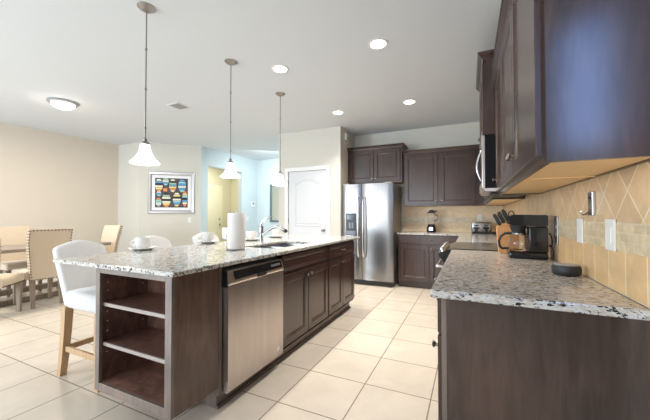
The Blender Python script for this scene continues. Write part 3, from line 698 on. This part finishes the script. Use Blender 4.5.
# ------------------------------------------------------------------ base cabinets, range, worktops on the right
XC = -0.105
t = thing('base_cabinet', 'large dark brown base cabinet end panel at the lower right under the granite', 'cabinet', (0.2, 2.08, 0))
MB().box(XC, XR-0.002, 1.325, 2.845, 0.10, 0.881).build('body', M['wood'], t)
MB().box(XC+0.02, XR-0.002, 1.308, 1.3245, 0.0, 0.881).build('end_panel', M['woodend'], t)
MB().box(XC, XC+0.0195, 1.306, 1.3245, 0.0, 0.881, 0.001).build('face_frame_edge', M['edge'], t)
MB().box(XC+0.07, XR-0.01, 1.335, 2.845, 0, 0.0995).build('toe_kick', M['wood'], t)
for k, (a, b) in enumerate(((1.345, 1.84), (1.845, 2.34), (2.345, 2.838))):
    d = panel_mesh('x-', XC, a, b, 0.725, 0.87, 0.018, 0.02).build('drawer', M['wood'], t); knob(d, 'x-', XC, (a+b)/2, 0.80, 0.018)
    d = panel_mesh('x-', XC, a, b, 0.125, 0.712, 0.018).build('door', M['wood'], t); knob(d, 'x-', XC, a+0.04, 0.66, 0.018)
t = thing('base_cabinet', 'dark brown corner base cabinet beyond the range', 'cabinet', (0.2, 4.7, 0))
MB().box(XC, XR-0.002, 3.63, YB-0.004, 0.10, 0.887).build('body', M['wood'], t); MB().box(XC+0.07, XR-0.01, 3.63, YB-0.01, 0, 0.0995).build('toe_kick', M['wood'], t)
for a, b in ((3.64, 4.15), (4.155, 4.66), (4.665, 5.17)):
    d = panel_mesh('x-', XC, a, b, 0.725, 0.87, 0.018, 0.02).build('drawer', M['wood'], t); pull(d, 'x-', XC, (a+b)/2, 0.80, 0.018)
    d = panel_mesh('x-', XC, a, b, 0.125, 0.712, 0.018).build('door', M['wood'], t); knob(d, 'x-', XC, a+0.04, 0.66, 0.018)
yf = 5.245
t = thing('base_cabinet', 'dark brown base cabinet with drawer and two doors right of the refrigerator', 'cabinet', (-0.6, 5.55, 0))
MB().box(-1.10, XC-0.002, yf, YB-0.004, 0.10, 0.887).build('body', M['wood'], t); MB().box(-1.10, XC-0.002, yf+0.06, YB-0.01, 0, 0.0995).build('toe_kick', M['wood'], t)
d = panel_mesh('y-', yf, -1.065, -0.135, 0.735, 0.875, 0.018, 0.02, flat=True).build('drawer', M['wood'], t); pull(d, 'y-', yf, -0.60, 0.81, 0.018)
for a, b, ku in ((-1.065, -0.604, -0.635), (-0.596, -0.135, -0.565)):
    d = panel_mesh('y-', yf, a, b, 0.125, 0.715, 0.018).build('door', M['wood'], t); pull(d, 'y-', yf, ku, 0.64, 0.018, 0.07, True)
# worktops
o = MB().box(-0.143, XR-0.010, 1.274, 2.852, 0.882, 0.915, 0.006).build('side_countertop', M['granite2']); meta(o, 'speckled granite countertop in the right foreground holding the coffee maker', 'countertop')
o = MB(); o.loft([[(-1.115,5.217,z),(-0.141,5.217,z),(-0.141,3.622,z),(XR-0.010,3.622,z),(XR-0.010,YB-0.010,z),(-1.115,YB-0.010,z)] for z in (0.888,0.915)])
o = o.build('corner_countertop', M['granite2']); meta(o, 'L-shaped granite countertop in the far corner holding blender and toaster', 'countertop')
# range
t = thing('kitchen_range', 'slide-in range with black glass cooktop between the right-hand counters', 'range', (0.18, 3.236, 0))
MB().box(-0.10, XR-0.02, 2.862, 3.612, 0.03, 0.89, 0.003).build('body', M['blackm'], t)
MB().box(-0.135, XR-0.012, 2.858, 3.616, 0.90, 0.921, 0.004).build('cooktop', M['black'], t)
MB().box(-0.14, -0.102, 2.864, 3.610, 0.16, 0.775, 0.006).build('oven_door', M['black'], t)
MB().box(-0.14, -0.102, 2.864, 3.610, 0.04, 0.15, 0.006).build('warming_drawer', M['steel'], t)
c = MB(); c.loft([[(-0.10,y,0.79),(-0.20,y,0.79),(-0.250,y,0.852),(-0.248,y,0.880),(-0.136,y,0.918),(-0.10,y,0.899)] for y in (2.862,3.612)]); c = c.build('control_panel', M['black'], t)
for k in range(5):
    y = 2.91+0.15*k; MB().cone((-0.218, y, 0.886), (-0.232, y, 0.920), 0.026, 0.022, 18).build('control_knob', M['bright'], c, smooth=True)
h = MB(); h.tube([(-0.262, 2.88, 0.76), (-0.262, 3.58, 0.76)], 0.013, 10); h.tube([(-0.14, 2.90, 0.75), (-0.262, 2.90, 0.76)], 0.011); h.tube([(-0.14, 3.56, 0.75), (-0.262, 3.56, 0.76)], 0.011); h.build('oven_handle', M['bright'], t, smooth=True)
b = MB()
for (x, y, r) in ((0.02,3.05,0.09),(0.02,3.42,0.075),(0.32,3.05,0.075),(0.32,3.42,0.10)): b.lathe([(r,0.9213),(r+0.002,0.9215),(r+0.004,0.9213)], (x,y,0), 32, closed=True)
b.build('burner_rings', M['greyp'], t)
ft = MB()
for x in (-0.05, 0.4):
    for y in (2.92, 3.56): ft.cone((x,y,0),(x,y,0.03),0.02)
ft.build('feet', M['blackm'], t)

# ------------------------------------------------------------------ small things on the right counter
# smart speaker puck
t = thing('smart_speaker', 'small round black speaker puck on the near granite counter', 'speaker', (0.425, 1.865, 0.915))
MB().lathe([(0.050,0),(0.057,0.006),(0.0595,0.02),(0.0595,0.036),(0.056,0.046),(0.050,0.049)], (0.425,1.865,0.9152), 40).build('fabric_body', M['blackm'], t, smooth=True)
MB().lathe([(0.052,0.0),(0.050,0.002),(0.0,0.0025)], (0.425,1.865,0.9642), 32).build('top_cap', M['greyp'], t, smooth=True)
# coffee maker (faces -x)
t = thing('coffee_maker', 'black drip coffee maker with glass carafe on the right counter', 'coffee maker', (0.37, 2.50, 0.915))
cy0, cy1 = 2.42, 2.61; zc = 0.9155
MB().box(0.240, 0.462, cy0, cy1, zc, zc+0.045, 0.012, 3).build('base', M['black'], t, smooth=True)
MB().box(0.355, 0.462, cy0, cy1, zc+0.0455, zc+0.215, 0.008, 3).build('water_tank', M['black'], t, smooth=True)
b = MB(); b.loft([[(0.245,y,zc+0.225),(0.462,y,zc+0.216),(0.462,y,zc+0.292),(0.262,y,zc+0.296),(0.245,y,zc+0.282)] for y in (cy0,cy1)])
bmesh.ops.bevel(b.bm, geom=b.bm.edges[:], offset=0.006, segments=2, affect='EDGES'); b.build('brew_head', M['black'], t, smooth=True)
MB().cone((0.305,2.515,zc+0.175),(0.305,2.515,zc+0.224),0.038,0.055,24).build('filter_basket', M['blackm'], t, smooth=True)
cg = MB(); cg.lathe([(0.0,0.0),(0.050,0.0),(0.060,0.012),(0.066,0.05),(0.056,0.095),(0.042,0.112),(0.044,0.122),(0.042,0.122),(0.040,0.112),(0.053,0.094),(0.063,0.05),(0.057,0.014),(0.0,0.004)], (0.305,2.515,zc+0.0462), 32)
cg = cg.build('carafe', M['coffeeglass'], t, smooth=True)
MB().lathe([(0.045,0.108),(0.047,0.112),(0.047,0.120),(0.045,0.122)], (0.305,2.515,zc+0.0462), 32, closed=True).build('metal_collar', M['chrome'], cg, smooth=True)
MB().tube([(0.263,2.505,zc+0.165),(0.225,2.50,zc+0.165),(0.198,2.497,zc+0.145),(0.186,2.495,zc+0.11),(0.190,2.495,zc+0.075),(0.205,2.497,zc+0.058),(0.243,2.503,zc+0.062)], 0.009, 10).build('carafe_handle', M['blackm'], cg, smooth=True)
MB().lathe([(0.0,0.0),(0.042,0.0),(0.040,0.010),(0.0,0.013)], (0.305,2.515,zc+0.1685), 24).build('carafe_lid', M['blackm'], cg, smooth=True)
# cord
pts = []
for k in range(30):
    q = k/29; pts.append((0.482+0.006*math.sin(q*9), 2.50-0.10*q+0.03*math.sin(q*16), 1.08-0.155*q+0.02*math.sin(q*13) if q < 0.85 else 0.922))
MB().tube(pts, 0.0035, 8).build('power_cord', M['blackm'], t, smooth=True)
# knife block
t = thing('knife_block', 'orange-brown wooden knife block full of black-handled knives', 'knife block', (0.27, 2.78, 0.915))
b = MB(); b.loft([[(0.205,y,0.9155),(0.335,y,0.9155),(0.335,y,1.04),(0.285,y,1.175),(0.190,y,1.115),(0.198,y,0.98)] for y in (2.71,2.83)])
b.build('block', M['blockw'], t)
for i in range(3):
    for j in range(3):
        x = 0.215+0.028*i; y = 2.73+0.038*j; z = 1.13+0.018*i; d = Vector((-0.42, -0.03*(j-1), 0.9)).normalized(); p0 = Vector((x, y, z)) - d*0.004; p1 = p0 + d*(0.075+0.012*((i*2+j) % 3))
        kn = MB(); kn.tube([p0, p0+(p1-p0)*0.15, p0+(p1-p0)*0.5, p0+(p1-p0)*0.85, p1], 0.009, 8, [0.010,0.013,0.012,0.014,0.010])
        kn = kn.build('kitchen_knife', M['blackm'], smooth=True); meta(kn, 'black-handled knife standing in the wooden knife block', 'knife', 'knives in the knife block')
sc = MB()
sc.tube([(0.295+0.018*math.cos(k*PI/8), 2.80, 1.215+0.026*math.sin(k*PI/8)) for k in range(17)], 0.004, 6); sc.tube([(0.27,2.80,1.160),(0.295,2.80,1.19)], 0.005)
o = sc.build('kitchen_scissors', M['blackm'], smooth=True); meta(o, 'black scissors with round grip in the knife block', 'scissors')

# wall plates on the right wall
def plate(name, label, y0, y1, z0, z1, kind, mat=None):
    t = thing(name, label, 'wall plate', (XR-0.012, (y0+y1)/2, z0))
    MB().box(XR-0.0165, XR-0.0102, y0, y1, z0, z1, 0.002).build('plate', mat or M['whitep'], t)
    yc = (y0+y1)/2; zc = (z0+z1)/2; b = MB()
    if kind == 'rocker': b.box(XR-0.019, XR-0.016, yc-0.017, yc+0.017, zc-0.033, zc+0.033, 0.001)
    else:
        for s in (-1, 1): b.box(XR-0.018, XR-0.016, yc-0.016, yc+0.016, zc+s*0.022-0.014, zc+s*0.022+0.014, 0.001)
    b.build('rocker' if kind == 'rocker' else 'sockets', mat or M['whitep'], t)
plate('wall_switch', 'white switch plate on the tile band, nearer the photo right edge', 1.525, 1.615, 1.068, 1.192, 'rocker')
plate('power_outlet', 'white outlet plate on the tile band, right of the coffee maker', 1.895, 1.98, 1.068, 1.190, 'socket')
plate('power_outlet', 'steel-coloured outlet plate on the tiles just behind the coffee maker', 2.37, 2.45, 1.02, 1.20, 'socket', M['steel'])
# bottle opener
t = thing('wall_hook', 'chrome hook plate mounted on the diamond tiles above the outlets', 'hook', (XR-0.01, 1.79, 1.20))
MB().box(XR-0.022, XR-0.0085, 1.735, 1.79, 1.205, 1.312, 0.003).build('plate', M['chrome'], t)
MB().tube([(XR-0.014,1.79,1.225),(XR-0.022,1.81,1.212),(XR-0.028,1.83,1.208),(XR-0.032,1.84,1.213),(XR-0.034,1.842,1.225)], 0.004, 8).build('hook', M['chrome'], t, smooth=True)
MB().ball((XR-0.022,1.765,1.285), 0.006, n=8).build('screw', M['blackm'], t)

# back counter: blender, toaster, tray, outlet
bx, by = -0.605, 5.62
t = thing('countertop_blender', 'blender with clear jar and black lid on the back counter', 'blender', (bx, by, 0.915))
MB().lathe([(0.075,0),(0.080,0.01),(0.076,0.08),(0.060,0.13),(0.050,0.14)], (bx,by,0.9155), 24).build('motor_base', M['black'], t, smooth=True)
MB().box(bx-0.035, bx+0.035, by-0.083, by-0.068, 0.945, 1.005, 0.004).build('control_panel', M['chrome'], t)
MB().lathe([(0.045,0),(0.05,0.01),(0.062,0.19),(0.060,0.19),(0.046,0.012),(0.0,0.01)], (bx,by,1.056), 24).build('jar', M['glass'], t, smooth=True)
MB().tube([(bx+0.055,by,1.22),(bx+0.095,by,1.21),(bx+0.098,by,1.14),(bx+0.058,by,1.10)], 0.008).build('jar_handle', M['blackm'], t, smooth=True)
b = MB(); b.lathe([(0.064,0),(0.066,0.02),(0.04,0.03),(0.035,0.055),(0.0,0.057)], (bx,by,1.2465), 24); b.box(bx-0.02,bx+0.09,by-0.02,by+0.02,1.262,1.29,0.004); b.build('lid', M['blackm'], t, smooth=True)
tx, ty = 0.165, 5.60
t = thing('toaster', 'four-slice steel toaster with black controls on the back counter', 'toaster', (tx, ty, 0.915))
MB().box(tx-0.145, tx+0.145, ty-0.12, ty+0.12, 0.930, 1.10, 0.022, 3).build('housing', M['steel'], t, smooth=True)
MB().box(tx-0.14, tx+0.14, ty-0.115, ty+0.115, 0.9155, 0.9295, 0.003).build('base', M['blackm'], t)
s = MB()
for k in range(4): s.box(tx-0.12+0.065*k, tx-0.09+0.065*k, ty-0.09, ty+0.09, 1.1, 1.103)
s.build('slots', M['black'], t)
for s_ in (-1, 1):
    MB().cone((tx+s_*0.07, ty-0.121, 0.965), (tx+s_*0.07, ty-0.140, 0.965), 0.026, 0.024, 20).build('dial', M['blackm'], t, smooth=True)
    MB().box(tx+s_*0.07-0.03, tx+s_*0.07+0.03, ty-0.145, ty-0.121, 1.03, 1.055, 0.004).build('lever', M['blackm'], t)
    MB().box(tx+s_*0.07-0.045, tx+s_*0.07+0.045, ty-0.1225, ty-0.1202, 0.99, 1.02, 0.0005).build('button_strip', M['black'], t)
o = MB(); o.lathe([(0.0,0.0),(0.075,0.0),(0.088,0.022),(0.092,0.035),(0.086,0.035),(0.072,0.008),(0.0,0.006)], (0.385,5.42,0.9155), 28)
o = o.build('small_dish', M['blackm'], smooth=True); meta(o, 'small black dish beside the toaster', 'dish')
t = thing('power_outlet', 'white outlet plate on the back tiles above the toaster', 'wall plate', (0.15, YB-0.01, 1.12))
MB().box(0.115, 0.19, YB-0.0165, YB-0.0102, 1.115, 1.23, 0.002).build('plate', M['whitep'], t)
b = MB()
for z in (1.148, 1.195): b.box(0.136,0.169,YB-0.018,YB-0.016,z-0.014,z+0.014,0.001)
b.build('sockets', M['whitep'], t)

# ------------------------------------------------------------------ ceiling fixtures
def make_pendant(label):      # local, origin at ceiling
    t = thing('pendant_light', label, 'pendant light', (0,0,0), 0, 'pendants over the island')
    MB().lathe([(0.0,-0.030),(0.022,-0.030),(0.040,-0.024),(0.046,-0.016),(0.060,-0.010),(0.066,-0.004),(0.066,-0.0005),(0.0,-0.0005)], (0,0,0), 32).build('canopy', M['nickel'], t, smooth=True, local=True)
    b = MB(); b.cone((0,0,-0.03),(0,0,-1.02),0.0048,n=10)
    for z in (-0.33, -0.64, -0.94): b.cone((0,0,z-0.008),(0,0,z+0.008),0.0085,n=10)
    b.build('rod', M['nickel'], t, smooth=True, local=True)
    b = MB(); b.lathe([(0.0,0.045),(0.010,0.045),(0.014,0.035),(0.012,0.025),(0.022,0.018),(0.033,0.008),(0.033,-0.002),(0.0,-0.002)], (0,0,-1.065), 24); b.build('socket_cap', M['nickel'], t, smooth=True, local=True)
    prof = [(0.033,0.0),(0.036,-0.020),(0.043,-0.048),(0.055,-0.080),(0.073,-0.108),(0.094,-0.130),(0.104,-0.140),(0.102,-0.147)]
    inner = [(r-0.004, z) for r, z in prof[::-1]]
    b = MB(); b.lathe(prof + inner, (0,0,-1.069), 40); b.build('glass_shade', M['shade'], t, smooth='all', local=True)
    return t
p0 = make_pendant('nickel pendant light')
PL = [((-2.255,1.535), 'nickel pendant light with white bell shade, nearest of the three'), ((-2.255,2.465), 'nickel pendant light with white bell shade, middle of the three'), ((-2.26,3.40), 'nickel pendant light with white bell shade, farthest of the three, by the pantry door')]
for i, ((x, y), lb) in enumerate(PL):
    c = p0 if i == 0 else copy_tree(p0)
    c.location = (x, y, H); c['label'] = lb
    point('pendant_bulb', (x, y, H-1.27), 2.5, (1.0, 0.95, 0.88), 0.04)
CL = [((-0.768,2.80), 'round recessed ceiling light nearest the right-hand wall cabinets'), ((-1.877,2.82), 'round recessed ceiling light that appears just above the canopy of the farthest pendant'),
      ((-1.855,4.41), 'small recessed ceiling light nearest the refrigerator'), ((-0.763,4.43), 'small recessed ceiling light nearest the back wall cabinets')]
def make_can(label):
    t = thing('recessed_light', label, 'ceiling light', (0,0,0), 0, 'recessed lights in the kitchen ceiling')
    MB().lathe([(0.072,-0.001),(0.072,-0.004),(0.084,-0.007),(0.094,-0.004),(0.094,-0.0005)], (0,0,0), 36, closed=True).build('trim_ring', M['whitep'], t, smooth=True, local=True)
    MB().lathe([(0.0,-0.003),(0.071,-0.003),(0.071,-0.001),(0.0,-0.001)], (0,0,0), 32).build('lens', M['can'], t, local=True)
    return t
c0 = make_can('x')
for i, ((x, y), lb) in enumerate(CL):
    c = c0 if i == 0 else copy_tree(c0); c.location = (x, y, H); c['label'] = lb
    area('recessed_lamp', (x, y, H-0.012), (x, y, 0), 0.14, 0.14, 12, (1.0, 0.94, 0.85), 2.0)
fx, fy = -5.22, 2.33
t = thing('flush_ceiling_light', 'flush dome ceiling light glowing over the dining table', 'ceiling light', (fx, fy, H))
MB().lathe([(0.0,-0.0005),(0.175,-0.0005),(0.178,-0.02),(0.165,-0.032),(0.0,-0.03)], (fx,fy,H), 40).build('base_ring', plain('flush_light_ring', (0.42,0.43,0.45), 0.35, 0.6), t, smooth=True)
MB().lathe([(0.138,-0.034),(0.130,-0.058),(0.100,-0.082),(0.055,-0.097),(0.0,-0.101)], (fx,fy,H), 40).build('dome_glass', M['dome'], t, smooth=True)
MB().ball((fx,fy,H-0.108), 0.010, n=10).build('finial', M['whitep'], t, smooth=True)
area('dining_lamp', (fx, fy, H-0.13), (fx, fy, 0), 0.30, 0.30, 30, (1.0, 0.88, 0.70))
point('dining_glow', (fx, fy, H-0.16), 2.0, (1.0, 0.90, 0.74), 0.10)
# vent
t = thing('ceiling_vent', 'grey ceiling air vent left of the middle pendant', 'vent', (-3.86, 3.13, H))
MB().box(-3.98, -3.75, 3.02, 3.26, H-0.008, H-0.0005, 0.002).build('frame', M['whitep'], t)
MB().box(-3.955, -3.775, 3.045, 3.235, H-0.0105, H-0.0082).build('duct', M['ventm'], t)
b = MB()
for k in range(8): b.box(-3.955, -3.775, 3.05+0.024*k, 3.058+0.024*k, H-0.013, H-0.0106)
b.build('louvres', M['greyp'], t)
# alarm box on pantry return wall
t = thing('alarm_sensor', 'small white alarm box high on the wall above the refrigerator', 'alarm', (-2.1, 5.35, 2.64))
MB().box(-2.0995, -2.06, 5.30, 5.42, 2.615, 2.735, 0.008).build('housing', M['whitep'], t, smooth=True)
MB().box(-2.0595, -2.057, 5.335, 5.385, 2.64, 2.67, 0.001).build('lens', M['greyp'], t)

# ------------------------------------------------------------------ picture on the angled wall
A = Vector((-6.56,4.33,0)); B = Vector((-5.63,5.19,0)); ax = (B-A).normalized(); nrm = Vector((ax.y, -ax.x, 0))
ang = math.atan2(ax.y, ax.x)
t = thing('framed_picture', 'silver framed abstract picture of coloured ovals on the angled wall', 'picture', tuple(A + ax*0.655 + nrm*0.001 + Vector((0,0,1.715))), ang)
# local: x along wall, -y towards the room
def rectloop(hw, hh, d): return [(-hw,-d,-hh),(hw,-d,-hh),(hw,-d,hh),(-hw,-d,hh)]
W2, H2 = 0.475, 0.47
f = MB(); f.loft([rectloop(W2,H2,0.0), rectloop(W2,H2,0.022), rectloop(W2-0.012,H2-0.012,0.034), rectloop(W2-0.055,H2-0.055,0.030), rectloop(W2-0.075,H2-0.075,0.018), rectloop(W2-0.075,H2-0.075,0.0)], cap0=False, cap1=False)
f.build('frame', M['silverf'], t, local=True)
MB().box(-W2+0.076, W2-0.076, -0.012, -0.001, -H2+0.076, H2-0.076).build('mat_board', M['mat'], t, local=True)
aw, ah = 0.335, 0.33
art = MB().box(-aw, aw, -0.0135, -0.0121, -ah, ah).build('artwork', plain('art_ground', (0.075,0.055,0.06), 0.6), t, local=True)
cols = {'b': (0.10,0.32,0.55), 'c': (0.30,0.58,0.68), 'y': (0.80,0.62,0.22), 'w': (0.78,0.74,0.60), 'o': (0.75,0.25,0.08), 'k': (0.02,0.02,0.03), 'g': (0.35,0.50,0.36)}
am = {k: plain('art_'+k, v, 0.6) for k, v in cols.items()}
ov = [(-0.24,0.16,0.085,0.13,'oywkbw'), (-0.115,0.25,0.07,0.085,'cbwgc'), (0.02,0.16,0.085,0.13,'woybgkw'), (0.20,0.16,0.09,0.13,'cbwbcb'), (-0.10,-0.15,0.095,0.145,'oywkwgk'), (0.10,-0.14,0.09,0.14,'ybcwkyw'), (0.255,-0.12,0.06,0.16,'owbkcyo'), (-0.245,-0.20,0.065,0.09,'gwcgo'), (-0.24,-0.02,0.055,0.05,'cbw')]
for (cx, cz, rx, rz_, s) in ov:
    cx, cz, rx, rz_ = cx*1.07, cz*1.05, rx*0.98, rz_*1.18
    n = len(s); m_ = MB(); keys = sorted(set(s)); mats = [am['k']] + [am[k] for k in keys]
    def lens(za, zb, g, e):
        pts = []
        for q in range(5): zz = za+(zb-za)*q/4; pts.append((cx + g*rx*max(0.08, 1-abs(zz/rz_/1.02)**2.2)**0.75, zz))
        for q in range(5): zz = zb-(zb-za)*q/4; pts.append((cx - g*rx*max(0.08, 1-abs(zz/rz_/1.02)**2.2)**0.75, zz))
        lo = [(max(-aw, min(aw, x)), -0.0136, max(-ah, min(ah, cz+z))) for x, z in pts]; return [lo, [(x, y-e, z) for x, y, z in lo]]
    for j in range(-1, n):
        c0_ = len(m_.bm.faces)
        if j < 0:
            for h in range(4): m_.loft(lens(-rz_+rz_*h/2, -rz_+rz_*(h+1)/2, 1.12, 0.0003))
            idx = 0
        else:
            za = -rz_*0.95 + 1.9*rz_*j/n; m_.loft(lens(za, za + 1.9*rz_*0.86/n, 0.92, 0.0008)); idx = 1 + keys.index(s[j])
        m_.bm.faces.ensure_lookup_table()
        for fc in m_.bm.faces[c0_:]: fc.material_index = idx
    m_.build('painted_oval', mats, art, local=True)
red = MB(); red.box(-0.17,-0.09,-0.0142,-0.0136,0.03,0.10); red.build('painted_patch', am['o'], art, local=True)
# switch plate below picture right
t = thing('wall_switch', 'white switch plate on the angled wall below the picture', 'wall plate', tuple(A + ax*1.03 + nrm*0.0005 + Vector((0,0,1.10))), ang)
MB().box(-0.038, 0.038, -0.006, 0, -0.058, 0.058, 0.002).build('plate', M['whitep'], t, local=True)
MB().box(-0.016, 0.016, -0.009, -0.0061, -0.032, 0.032, 0.001).build('rocker', M['whitep'], t, local=True)
# hall wall controls and mirror
t = thing('thermostat', 'white thermostat on the pale blue hall wall', 'thermostat', (-5.63, 7.06, 1.50))
MB().box(-5.6295, -5.60, 6.98, 7.14, 1.46, 1.60, 0.006).build('housing', M['whitep'], t)
MB().box(-5.5998, -5.597, 7.02, 7.10, 1.52, 1.575, 0.001).build('display', M['bluepl'], t)
t = thing('wall_switch', 'white switch plate on the pale blue hall wall below the thermostat', 'wall plate', (-5.63, 6.82, 1.05))
MB().box(-5.6295, -5.623, 6.77, 6.88, 1.05, 1.17, 0.002).build('plate', M['whitep'], t); MB().box(-5.6228, -5.619, 6.80, 6.85, 1.08, 1.14, 0.001).build('rocker', M['whitep'], t)
t = thing('wall_mirror', 'tall dark-framed mirror on the hall end wall beside the pantry corner', 'mirror', (-4.85, 7.25, 1.02))
f = MB()
def rl(i, y): return [(-5.14+i, y, 1.02+i), (-4.56-i, y, 1.02+i), (-4.56-i, y, 2.09-i), (-5.14+i, y, 2.09-i)]
f.loft([rl(0,7.2495), rl(0,7.215), rl(0.05,7.21), rl(0.05,7.2495)], cap0=False, cap1=False); f.build('frame', plain('mirror_frame_blue_grey', (0.12,0.17,0.20), 0.4), t)
MB().box(-5.088, -4.612, 7.235, 7.2495, 1.072, 2.038).build('mirror_glass', M['mirror'], t)
